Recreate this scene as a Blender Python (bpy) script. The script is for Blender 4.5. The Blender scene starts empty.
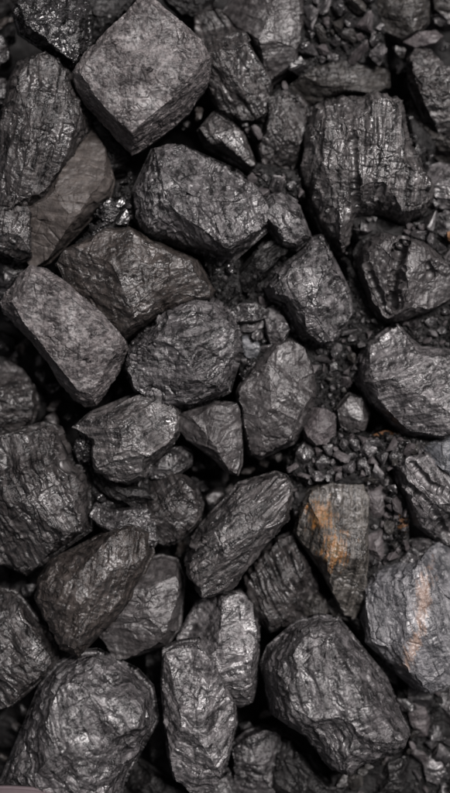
import bpy, bmesh, math, random, time
import numpy as np
from mathutils import Vector, Matrix, Euler
from mathutils.geometry import delaunay_2d_cdt
from mathutils.bvhtree import BVHTree
T0 = time.time()
C = bpy.context.scene.collection
MM = 0.001            # everything below is thought of in millimetres
DIST = 1600.0         # camera height over the middle of the pile
RES = 0.88             # voxel size factor of the lumps

# ------------------------------------------------------------------ camera
cam = bpy.data.cameras.new('camera'); camo = bpy.data.objects.new('camera', cam); C.objects.link(camo)
camo.location = (0, 0, DIST * MM); camo.rotation_euler = (0, 0, 0)
cam.sensor_fit = 'VERTICAL'; cam.sensor_height = 36; cam.sensor_width = 24
cam.lens = 36 * DIST / 793.0
cam.clip_start = 0.05; cam.clip_end = 50
cam.dof.use_dof = True; cam.dof.focus_distance = (DIST - 25) * MM; cam.dof.aperture_fstop = 1.15
bpy.context.scene.camera = camo

# ------------------------------------------------------------------ sky and sun (soft overcast daylight)
SUN_EL, SUN_AZ = 62, 40           # azimuth measured from +Y towards +X
w = bpy.data.worlds.new('World'); bpy.context.scene.world = w; w.use_nodes = True
nt = w.node_tree; nt.nodes.clear()
sky = nt.nodes.new('ShaderNodeTexSky'); sky.sky_type = 'NISHITA'; sky.sun_disc = False
sky.sun_elevation = math.radians(SUN_EL); sky.sun_rotation = math.radians(SUN_AZ)
sky.dust_density = 4.0; sky.air_density = 1.0
hs = nt.nodes.new('ShaderNodeHueSaturation'); hs.inputs['Saturation'].default_value = 0.12
bg = nt.nodes.new('ShaderNodeBackground'); bg.inputs['Strength'].default_value = 0.05
wo = nt.nodes.new('ShaderNodeOutputWorld')
nt.links.new(sky.outputs[0], hs.inputs['Color']); tn = nt.nodes.new('ShaderNodeMix'); tn.data_type = 'RGBA'; tn.blend_type = 'MULTIPLY'; tn.inputs['Factor'].default_value = 1; tn.inputs['B'].default_value = (1, .94, .965, 1)
nt.links.new(hs.outputs[0], tn.inputs['A']); nt.links.new(tn.outputs['Result'], bg.inputs['Color'])
nt.links.new(bg.outputs[0], wo.inputs['Surface'])
sl = bpy.data.lights.new('sun', 'SUN'); sl.energy = 5.0; sl.angle = math.radians(15); sl.color = (1.0, 0.945, 0.935)
so = bpy.data.objects.new('sun', sl); C.objects.link(so)
so.rotation_euler = Euler((-math.radians(90 - SUN_EL), 0, -math.radians(SUN_AZ)), 'XYZ')
so.rotation_euler = (Vector((math.sin(math.radians(SUN_AZ)) * math.cos(math.radians(SUN_EL)),
                             math.cos(math.radians(SUN_AZ)) * math.cos(math.radians(SUN_EL)),
                             math.sin(math.radians(SUN_EL))))).to_track_quat('Z', 'Y').to_euler()
vs = bpy.context.scene.view_settings
vs.view_transform = 'Standard'; vs.look = 'None'; vs.exposure = 0.4; vs.gamma = 1.0; vs.use_curve_mapping = False
cy = bpy.context.scene.cycles
cy.max_bounces = 4; cy.diffuse_bounces = 2; cy.glossy_bounces = 3

# ------------------------------------------------------------------ noise
def hsh(ix, iy, iz, seed):
    h = (ix.astype(np.int64) * 73856093) ^ (iy.astype(np.int64) * 19349663) ^ (iz.astype(np.int64) * 83492791) ^ (seed * 2654435761 & 0x7fffffff)
    h = h.astype(np.uint32)
    h ^= h >> np.uint32(16); h *= np.uint32(0x7feb352d); h ^= h >> np.uint32(15); h *= np.uint32(0x846ca68b); h ^= h >> np.uint32(16)
    return h
_rng = np.random.RandomState(5)
GR = _rng.normal(size=(256, 3)).astype(np.float32); GR /= np.linalg.norm(GR, axis=1)[:, None]
def perlin(q, seed=0):
    i = np.floor(q).astype(np.int32); f = (q - i).astype(np.float32)
    u = f * f * f * (f * (f * 6 - 15) + 10)
    tot = 0
    for dx in (0, 1):
        wx = u[:, 0] if dx else 1 - u[:, 0]
        for dy in (0, 1):
            wy = u[:, 1] if dy else 1 - u[:, 1]
            for dz in (0, 1):
                wz = u[:, 2] if dz else 1 - u[:, 2]
                g = GR[hsh(i[:, 0] + dx, i[:, 1] + dy, i[:, 2] + dz, seed) & np.uint32(255)]
                tot = tot + wx * wy * wz * (g[:, 0] * (f[:, 0] - dx) + g[:, 1] * (f[:, 1] - dy) + g[:, 2] * (f[:, 2] - dz))
    return tot * 1.5
def fbm(q, seed, octs, gain=0.5, ridge=False):
    a = 1.0; t = 0
    for k in range(octs):
        n = perlin(q * (2.03 ** k) + 17.3 * k, seed + k)
        t = t + a * ((0.5 - 2 * np.abs(n)) if ridge else n); a *= gain
    return t
def chips(q, seed, tilt=0.45, k=0.7, crack=False):
    """fracture pattern: every cell is a shallow tilted bowl, neighbours meet in sharp crests"""
    i = np.floor(q).astype(np.int32); best = np.full(len(q), 9.0, np.float32); sec = best.copy()
    for dx in (-1, 0, 1):
        for dy in (-1, 0, 1):
            for dz in (-1, 0, 1):
                c0, c1, c2 = i[:, 0] + dx, i[:, 1] + dy, i[:, 2] + dz
                h = hsh(c0, c1, c2, seed)
                r0 = (h & np.uint32(1023)).astype(np.float32) / 1023; r1 = ((h >> np.uint32(10)) & np.uint32(1023)).astype(np.float32) / 1023
                r2 = ((h >> np.uint32(20)) & np.uint32(1023)).astype(np.float32) / 1023
                d0 = q[:, 0] - c0 - r0; d1 = q[:, 1] - c1 - r1; d2 = q[:, 2] - c2 - r2
                g = GR[(h >> np.uint32(7)) & np.uint32(255)]
                v = k * (d0 * d0 + d1 * d1 + d2 * d2) + tilt * (g[:, 0] * d0 + g[:, 1] * d1 + g[:, 2] * d2) + 0.25 * r1
                np.minimum(sec, np.maximum(best, v), out=sec); np.minimum(best, v, out=best)
    return (best, sec - best) if crack else best

# ------------------------------------------------------------------ materials
def N(t, typ, **kw):
    n = t.nodes.new(typ)
    for k, v in kw.items():
        setattr(n, k, v)
    return n
def coal_material(name, lo, hi, rough=(0.34, 0.62), spec=0.5, bump=1.0, facet=1.0, streak=1.0, extra=None):
    m = bpy.data.materials.new(name); m.use_nodes = True; t = m.node_tree; t.nodes.clear(); L = t.links.new
    out = N(t, 'ShaderNodeOutputMaterial'); b = N(t, 'ShaderNodeBsdfPrincipled'); L(b.outputs[0], out.inputs[0])
    at = N(t, 'ShaderNodeAttribute', attribute_name='grain'); G = at.outputs['Vector']
    def noise(scale, detail, rgh=0.6, vec=G, dist=0.0):
        n = N(t, 'ShaderNodeTexNoise'); n.inputs['Scale'].default_value = scale; n.inputs['Detail'].default_value = detail
        n.inputs['Roughness'].default_value = rgh; n.inputs['Distortion'].default_value = dist; L(vec, n.inputs['Vector']); return n.outputs['Fac']
    def mp(x, a, bb, c, d):
        n = N(t, 'ShaderNodeMapRange'); L(x, n.inputs[0])
        for i, v in enumerate((a, bb, c, d)): n.inputs[i + 1].default_value = v
        return n.outputs[0]
    def ma(op, x, y):
        n = N(t, 'ShaderNodeMath', operation=op)
        for i, v in enumerate((x, y)):
            if isinstance(v, (int, float)): n.inputs[i].default_value = v
            else: L(v, n.inputs[i])
        return n.outputs[0]
    mpg = N(t, 'ShaderNodeMapping'); mpg.inputs['Scale'].default_value = (0.10, 0.14, 1.0); L(G, mpg.inputs['Vector'])
    S = mpg.outputs[0]
    # attribute is in mm, so scale 0.1 = 10 mm features
    big = noise(0.035, 3); mid = noise(0.16, 5, 0.65); fin = noise(0.7, 4, 0.7); lay = noise(0.22, 5, 0.65, S, 0.4)
    mix = N(t, 'ShaderNodeMix', data_type='RGBA')
    f = ma('ADD', ma('MULTIPLY', mid, 0.45), ma('ADD', ma('MULTIPLY', lay, 0.2 + 0.25 * streak), ma('MULTIPLY', fin, 0.25)))
    L(mp(f, 0.42 + 0.1 * streak, 0.58 + 0.14 * streak, 0.0, 1.0), mix.inputs['Factor'])
    mix.inputs['A'].default_value = (*lo, 1); mix.inputs['B'].default_value = (*hi, 1)
    col = mix.outputs['Result']
    if extra: col = extra(t, L, col, noise, mp, ma)
    L(col, b.inputs['Base Color'])
    gl = noise(0.06, 4, 0.7)
    gl2 = ma('ADD', ma('MULTIPLY', gl, 0.6), ma('MULTIPLY', lay, 0.4))
    L(mp(gl2, 0.42, 0.6, rough[0] + 0.02, rough[1] + 0.02), b.inputs['Roughness'])
    lum = noise(0.028, 4, 0.62)            # bright banded coal next to dull, sooty coal
    L(mp(ma('ADD', ma('MULTIPLY', lum, 0.65), ma('MULTIPLY', lay, 0.35)), 0.41, 0.60, spec * 0.35, spec * 1.0), b.inputs['Specular IOR Level'])
    vor = N(t, 'ShaderNodeTexVoronoi'); vor.inputs['Scale'].default_value = 0.42; vor.feature = 'F1'
    ds = N(t, 'ShaderNodeVectorMath', operation='ADD'); L(G, ds.inputs[0])
    nz = N(t, 'ShaderNodeTexNoise'); nz.inputs['Scale'].default_value = 0.3; nz.inputs['Detail'].default_value = 3; L(G, nz.inputs['Vector'])
    sc = N(t, 'ShaderNodeVectorMath', operation='SCALE'); sc.inputs['Scale'].default_value = 2.0; L(nz.outputs['Color'], sc.inputs[0]); L(sc.outputs[0], ds.inputs[1])
    L(ds.outputs[0], vor.inputs['Vector'])
    msk = mp(noise(0.045, 4, 0.65), 0.42, 0.58, 0.12, 1.15)   # smooth faces next to broken ones
    h = ma('MULTIPLY', ma('ADD', ma('MULTIPLY', noise(0.6, 5, 0.75), 0.75), ma('ADD', ma('MULTIPLY', noise(0.55, 4, 0.72, S, 0.1), 1.2 * streak), ma('MULTIPLY', vor.outputs['Distance'], 0.35))), msk)
    bp = N(t, 'ShaderNodeBump'); bp.inputs['Strength'].default_value = 1.0; bp.inputs['Distance'].default_value = 0.00062 * bump
    L(h, bp.inputs['Height']); nrm = bp.outputs[0]
    for scl, k, an3 in ((0.11, 0.20 * facet, (.8, 1, 1.3)), (0.27, 0.26 * facet, (.45, .8, 1.6)), (0.7, 0.20 * facet, (.6, .9, 1.4))):
        v2 = N(t, 'ShaderNodeTexVoronoi'); v2.inputs['Scale'].default_value = scl
        m3 = N(t, 'ShaderNodeMapping'); m3.inputs['Scale'].default_value = an3; L(ds.outputs[0], m3.inputs['Vector']); L(m3.outputs[0], v2.inputs['Vector'])
        sb = N(t, 'ShaderNodeVectorMath', operation='SUBTRACT'); L(v2.outputs['Color'], sb.inputs[0]); sb.inputs[1].default_value = (.5, .5, .5)
        sk = N(t, 'ShaderNodeVectorMath', operation='SCALE'); L(ma('MULTIPLY', msk, k * 1.3), sk.inputs['Scale']); L(sb.outputs[0], sk.inputs[0])
        ad = N(t, 'ShaderNodeVectorMath', operation='ADD'); L(nrm, ad.inputs[0]); L(sk.outputs[0], ad.inputs[1])
        nrm = ad.outputs[0]
    nn = N(t, 'ShaderNodeVectorMath', operation='NORMALIZE'); L(nrm, nn.inputs[0]); L(nn.outputs[0], b.inputs['Normal'])
    return m

def stain(col, centre, rad, lo, hi, aniso=(1, 1, 1)):
    """a mineral stain with a shape of its own on the stone (centre in local mm)"""
    def f(t, L, c, noise, mp, ma):
        tc = N(t, 'ShaderNodeTexCoord'); s = N(t, 'ShaderNodeVectorMath', operation='SCALE'); s.inputs['Scale'].default_value = 1000; L(tc.outputs['Object'], s.inputs[0])
        for cc, rr, an in zip(centre, rad, aniso):
            su = N(t, 'ShaderNodeVectorMath', operation='SUBTRACT'); L(s.outputs[0], su.inputs[0]); su.inputs[1].default_value = (cc[0], cc[1], 0)
            fl = N(t, 'ShaderNodeVectorMath', operation='MULTIPLY'); L(su.outputs[0], fl.inputs[0]); fl.inputs[1].default_value = (1, 1, 0); su = fl
            rt = N(t, 'ShaderNodeMapping', vector_type='TEXTURE'); rt.inputs['Rotation'].default_value = (0, 0, an[1]); rt.inputs['Scale'].default_value = (rr, rr / an[0], 1); L(su.outputs[0], rt.inputs['Vector'])
            ln = N(t, 'ShaderNodeVectorMath', operation='LENGTH'); L(rt.outputs[0], ln.inputs[0])
            nn = noise(0.12, 5, 0.7)
            S0 = [n for n in t.nodes if n.type == 'MAPPING'][0].outputs[0]
            v = ma('ADD', ln.outputs['Value'], ma('MULTIPLY', ma('SUBTRACT', nn, 0.5), 2.2))
            v = ma('ADD', v, ma('MULTIPLY', ma('SUBTRACT', noise(0.45, 4, 0.7, S0), 0.5), 3.2))
            mk = mp(v, 0.25, 1.0, 0.68, 0.0)
            cm = N(t, 'ShaderNodeMix', data_type='RGBA'); cm.inputs['A'].default_value = (*lo, 1); cm.inputs['B'].default_value = (*hi, 1); L(mp(noise(0.25, 3), 0.35, 0.65, 0, 1), cm.inputs['Factor'])
            mx = N(t, 'ShaderNodeMix', data_type='RGBA'); L(mk, mx.inputs['Factor']); L(c, mx.inputs['A']); L(cm.outputs['Result'], mx.inputs['B'])
            c = mx.outputs['Result']
        return c
    return f

M = {
 # name, darkest, lightest, roughness, specular, bump, facet, streak
 'grey':  coal_material('grey_coal', (.006, .0056, .0058), (.050, .046, .047), (0.30, 0.52), 1.0),
 'grain': coal_material('grained_coal', (.006, .0056, .0056), (.070, .064, .063), (0.28, 0.52), 1.0, 1.0, 0.6, 2.2),
 'speck': coal_material('speckled_coal', (.006, .0056, .0058), (.085, .079, .081), (0.33, 0.56), 1.0, 1.25, 1.1, 1.1),
 'smooth':coal_material('dull_coal', (.014, .0125, .0125), (.055, .050, .050), (0.42, 0.58), 0.8, 0.55, 0.5, 0.6),
 'pale':  coal_material('pale_grey_coal', (.012, .0112, .0115), (.125, .117, .119), (0.32, 0.52), 1.0, 1.0, 1.0, 1.0),
 'matt':  coal_material('matt_grey_coal', (.022, .0195, .0195), (.125, .112, .111), (0.44, 0.62), 0.85, 1.1, 1.7, 0.3),
 'brown': coal_material('brown_coal', (.007, .0058, .0052), (.046, .038, .034), (0.34, 0.54), 0.75, 0.9, 0.9, 1.0),
 'dullbrown': coal_material('dull_brown_coal', (.026, .022, .020), (.062, .053, .048), (0.5, 0.65), 0.5, 0.5, 0.4, 0.5),
 'dark':  coal_material('dim_light_banded_coal', (.004, .0037, .0037), (.042, .037, .036), (0.32, 0.56), 0.8, 1.0, 1.0, 1.3),  # mostly left-hand lumps: dimmer light there is put into the darker colour
 'black': coal_material('black_gap_shade_coal', (.003, .003, .003), (.014, .013, .013), (0.35, 0.6), 0.3),  # near black; for lumps in the gaps the shade is put into this colour
 'gloss': coal_material('glossy_black_coal', (.004, .004, .004), (.03, .028, .029), (0.18, 0.36), 1.0, 1.3, 1.5),
 'blue':  coal_material('bluish_grey_coal', (.03, .032, .035), (.13, .134, .145), (0.3, 0.5), 0.9),
 'olive': coal_material('olive_grey_coal', (.008, .0072, .0066), (.032, .029, .026), (0.4, 0.6), 0.6),
 'mauve': coal_material('mauve_grey_coal', (.024, .0208, .0215), (.08, .070, .072), (0.5, 0.66), 0.55, 0.6, 0.5, 0.4),
 'ochre': coal_material('ochre_stone', (.06, .027, .011), (.16, .08, .036), (0.5, 0.7), 0.4, 0.7, 0.5),
 'fines': coal_material('coal_fines', (.003, .003, .003), (.012, .0115, .0115), (0.5, 0.7), 0.2),
 'rust':  coal_material('rust_stained_coal', (.012, .0108, .0095), (.075, .068, .060), (0.36, 0.56), 0.8, 1.0, 0.9, 1.2, extra=
            stain(None, [(-4, -4), (-17, 30)], [20, 17], (.11, .078, .04), (.24, .10, .024), [(1.3, 1.3), (1.1, 1.3)])),
 'streak': coal_material('orange_streaked_coal', (.026, .0265, .029), (.15, .147, .154), (0.36, 0.56), 0.8, 1.0, 0.9, 1.3, extra=
            stain(None, [(8, 22), (-2, -26)], [34, 26], (.15, .095, .068), (.21, .145, .11), [(3.6, 1.35), (3.4, 1.2)])),
}

# ------------------------------------------------------------------ builders
def poly(sx): return np.array([[float(a) for a in k.split(',')[:2]] for k in sx.split()])
def poly_sd(P, X, Y):
    """signed distance of points to a polygon, positive inside"""
    ins = np.zeros(X.shape, bool); dm = np.full(X.shape, 1e9)
    for i in range(len(P)):
        (x1, y1), (x2, y2) = P[i], P[(i + 1) % len(P)]
        ex, ey = x2 - x1, y2 - y1
        t = np.clip(((X - x1) * ex + (Y - y1) * ey) / (ex * ex + ey * ey + 1e-9), 0, 1)
        dm = np.minimum(dm, np.hypot(X - x1 - t * ex, Y - y1 - t * ey))
        c = (y1 > Y) != (y2 > Y)
        with np.errstate(divide='ignore', invalid='ignore'):
            ins ^= c & (X < ex * (Y - y1) / (ey if ey else 1e-9) + x1)
    return np.where(ins, dm, -dm)
def wpos(x, y, z):
    s = (DIST - z) / DIST
    return (x - 225) * s, -(y - 396.5) * s, z
def parse(s):
    o = []
    for tok in s.split():
        v = [float(a) for a in tok.split(',')]
        o.append((v[0], v[1], v[2] if len(v) > 2 else None))
    return o
def tag(o, label, cat, group=None, kind=None):
    if label: o['label'] = label
    if cat: o['category'] = cat
    if group: o['group'] = group
    if kind: o['kind'] = kind

ALLB = []   # coarse shells, for dropping crumbs on
def coarse(outline, inner, depth, cx, cy, cz):
    """closed coarse polyhedron in local mm: traced top with its heights, tapering below"""
    P = [Vector((x, y)) for x, y, h in outline] + [Vector((x, y)) for x, y, h in inner]
    H = [h for *_, h in outline] + [h for *_, h in inner]
    n = len(outline)
    v2, e2, f2, ov, oe, of = delaunay_2d_cdt(P, [(i, (i + 1) % n) for i in range(n)], [], 1, 1e-4)
    h2 = []
    for k, src in enumerate(ov):
        h2.append(max(H[s] for s in src) if src else 0.0)
    bm = bmesh.new()
    tv = [bm.verts.new((p.x, p.y, h)) for p, h in zip(v2, h2)]
    for f in f2: bm.faces.new([tv[i] for i in f])
    bm.normal_update()
    for f in bm.faces:
        if f.normal.z < 0: f.normal_flip()
    # flip edges towards the convex side, so crests stay crests
    for _ in range(6):
        ch = 0
        bm.edges.ensure_lookup_table()
        for e in list(bm.edges):
            if not e.is_valid or len(e.link_faces) != 2 or any(len(f.verts) != 3 for f in e.link_faces): continue
            a, b = e.verts; fs = e.link_faces
            c = [v for v in fs[0].verts if v not in (a, b)][0]; d = [v for v in fs[1].verts if v not in (a, b)][0]
            A, B, Cc, D = (Vector((v.co.x, v.co.y)) for v in (a, b, c, d))
            cr = lambda o, p, q: (p - o).x * (q - o).y - (p - o).y * (q - o).x
            if cr(Cc, D, A) * cr(Cc, D, B) >= -1e-3 or min(abs(cr(Cc, D, A)), abs(cr(Cc, D, B))) < 8: continue
            # heights where the diagonals cross
            den = cr(Cc, D, A) - cr(Cc, D, B); tt = cr(Cc, D, A) / den
            s = cr(A, B, Cc) / (cr(A, B, Cc) - cr(A, B, D))
            if (c.co.z * (1 - s) + d.co.z * s) > (a.co.z * (1 - tt) + b.co.z * tt) + 0.2:
                r = bmesh.utils.edge_rotate(e, True)
                if r: ch += 1
        if not ch: break
    # walls
    bnd = {}
    for e in bm.edges:
        if len(e.link_faces) == 1:
            l = e.link_loops[0]; bnd[l.vert] = l.link_loop_next.vert
    st = next(iter(bnd)); ring = [st]; v = bnd[st]
    while v is not st and len(ring) < 500: ring.append(v); v = bnd[v]
    gx = sum(v.co.x for v in ring) / len(ring); gy = sum(v.co.y for v in ring) / len(ring)
    prev = ring
    for sc, dz in ((1.0, -0.16), (0.93, -0.5), (0.66, -1.0)):
        nr = [bm.verts.new((gx + (v.co.x - gx) * sc, gy + (v.co.y - gy) * sc, dz * depth)) for v in ring]
        for i in range(len(ring)):
            j = (i + 1) % len(ring)
            bm.faces.new((prev[j], prev[i], nr[i], nr[j]))
        prev = nr
    bm.faces.new(prev)
    bmesh.ops.recalc_face_normals(bm, faces=bm.faces)
    return bm

DG = None
def densify(bm, vox, smooth):
    me = bpy.data.meshes.new('tmp'); bm.to_mesh(me); bm.free()
    o = bpy.data.objects.new('tmp', me); C.objects.link(o)
    r = o.modifiers.new('r', 'REMESH'); r.mode = 'VOXEL'; r.voxel_size = vox; r.use_smooth_shade = True
    if smooth:
        s = o.modifiers.new('s', 'SMOOTH'); s.iterations = smooth; s.factor = 0.5
    dg = bpy.context.evaluated_depsgraph_get()
    out = bpy.data.meshes.new_from_object(o.evaluated_get(dg), depsgraph=dg)
    bpy.data.objects.remove(o); bpy.data.meshes.remove(me)
    return out

def roughen(me, seed, H=None, ang=0.0, tilt=35.0, chip=1.0, csize=24.0, strata=0.6, fine=1.0, big=1.0, cuts=12, cutd=1.0):
    """break the surface: conchoidal chips, bedding layers, grit (all in mm)"""
    n = len(me.vertices)
    co = np.empty(n * 3, np.float32); me.vertices.foreach_get('co', co); co = co.reshape(-1, 3)
    no = np.empty(n * 3, np.float32); me.vertex_normals.foreach_get('vector', no); no = no.reshape(-1, 3)
    if H is not None:
        zt = float(co[:, 2].max()); dep = H['depth']; base = -dep * 0.25
        X, Y = co[:, 0], co[:, 1]
        hf = np.full(n, 1e9)
        for az, tl, cut in H['planes']:
            ca, sa, tt = math.cos(math.radians(az)), math.sin(math.radians(az)), math.tan(math.radians(tl))
            wv = 0.10 * cut * perlin(np.stack((X / 26, Y / 26, X * 0 + az), 1), 9)
            hf = np.minimum(hf, H['top'] - tt * (X * ca + Y * sa - cut + wv))
        sd = poly_sd(H['poly'], X, Y); an_ = np.arctan2(Y, X)
        sl_ = 5.0 * np.exp(0.5 * perlin(np.stack((X / 55, Y / 55, X * 0 + seed * 0.37), 1), 31))
        sd = sd + np.clip(sd / 4, 0, 1) * 1.8 * perlin(np.stack((X / 7, Y / 7, X * 0 + seed), 1), 32)
        hf = np.minimum(hf, H['rim'] - 3 + 2 * sl_ * np.sqrt(np.maximum(sd, 0)))
        for pts, gw, gd in H['grooves']:
            dm = np.full(n, 1e9)
            for (x1, y1), (x2, y2) in zip(pts[:-1], pts[1:]):
                ex, ey = x2 - x1, y2 - y1; t_ = np.clip(((X - x1) * ex + (Y - y1) * ey) / (ex * ex + ey * ey), 0, 1)
                dm = np.minimum(dm, np.hypot(X - x1 - t_ * ex, Y - y1 - t_ * ey) * (1 + 0 * t_))
            dm = dm + gw * (0.5 * perlin(np.stack((X / 9, Y / 9, X * 0), 1), 5) + 0.5 * perlin(np.stack((X / 4, Y / 4, X * 0), 1), 6) + 0.2)
            hf = hf - gd * np.exp(-(np.maximum(dm, 0) / gw) ** 2)
        hf = np.maximum(hf, base + 4)
        up = co[:, 2] > base
        co[:, 2] = np.where(up, base + (co[:, 2] - base) * (hf - base) / (zt - base), co[:, 2])
        me.vertices.foreach_set('co', co.ravel()); me.update()
        no = np.empty(n * 3, np.float32); me.vertex_normals.foreach_get('vector', no); no = no.reshape(-1, 3)
        cuts = 0
    rs = np.random.RandomState(seed * 13 + 5)
    if cuts:
        ext = co.max(0) - co.min(0)
        for k in range(cuts):
            az = rs.uniform(0, 6.283); el = math.radians(rs.uniform(36, 72))
            nn = np.array((math.cos(az) * math.cos(el), math.sin(az) * math.cos(el), math.sin(el)), np.float32)
            d = co @ nn; s = d.max() - rs.uniform(0.02, 0.075) * min(ext[0], ext[1]) * cutd
            over = np.maximum(d - s, 0)
            co -= nn * (over * 0.93)[:, None]
        me.vertices.foreach_set('co', co.ravel()); me.update()
        no = np.empty(n * 3, np.float32); me.vertex_normals.foreach_get('vector', no); no = no.reshape(-1, 3)
    a = math.radians(ang); t = math.radians(tilt)
    # bedding: strike runs along ang in the picture, the layers stand tilt degrees from the vertical line of sight
    u = np.array((math.cos(a), math.sin(a), 0)); pn = np.array((-math.sin(a), math.cos(a), 0))
    nrm = pn * math.cos(t) + np.array((0, 0, 1)) * math.sin(t); v = np.cross(nrm, u)
    off = np.array(((seed * 37.7) % 911, (seed * 91.3) % 773, (seed * 53.1) % 659))
    g = np.stack((co @ u, co @ v, co @ nrm), 1) + off
    top = no[:, 2] > -0.35
    gt = g[top].astype(np.float32)
    wob = np.stack([perlin(gt / 14 + k * 31, 3 + k) for k in range(3)], 1) * 3.2
    q = gt + wob * 0.8; qs = gt + wob * 0.22
    d = np.zeros(len(gt), np.float32)
    an = np.array((1, 1, 1.35), np.float32)
    d += chip * csize * (0.44 if H is not None else 0.30) * (chips(qs * an / csize, seed % 97, 0.85, 0.22) + 0.05)
    _, e = chips(qs * an / (csize * 0.8), seed % 71 + 2, 0.5, 0.9, True)
    mc = np.clip(perlin(gt / 25, 77) * 3 + 0.2, 0, 1)
    d -= (0.4 + 0.6 * chip) * 2.3 * mc * np.exp(-(e / 0.055) ** 2)
    m2 = np.clip(perlin(gt / 30, 8) * 2 + 0.6, 0.15, 1)
    d += chip * csize * 0.21 * m2 * (chips(qs * an / (csize * 0.4), seed % 89 + 7, 0.95, 0.22) + 0.05)
    m4 = np.clip(perlin(gt / 22, 18) * 3 + 0.3, 0, 1)
    d += (0.35 + 0.65 * chip) * 0.95 * m4 * chips(gt / 3.4, seed % 83 + 3, 1.0, 0.5)
    d += big * 2.2 * fbm(gt / 34, seed % 31, 2)
    st = np.array((0.13, 0.13, 1), np.float32)
    if strata > 0:
        m3 = np.clip(perlin(gt / 38, 12) * 2.2 + 0.6, 0.1, 1)
        l1 = perlin(q * st / 8.5, 40 + seed % 13); l2 = perlin(q * st / 3.6, 60)
        # hardened so that the layers read as ledges
        d += strata * m3 * (2.9 * np.tanh(3 * l1) * 0.6 + 1.35 * np.tanh(3 * l2) * 0.6)
    d += fine * (0.75 * fbm(gt / 6.5, 21, 3, 0.62))
    co[top] += no[top] * d[:, None]
    me.vertices.foreach_set('co', (co * MM).ravel())
    at = me.attributes.new('grain', 'FLOAT_VECTOR', 'POINT'); at.data.foreach_set('vector', g.astype(np.float32).ravel())
    me.update()
    return me

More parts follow.
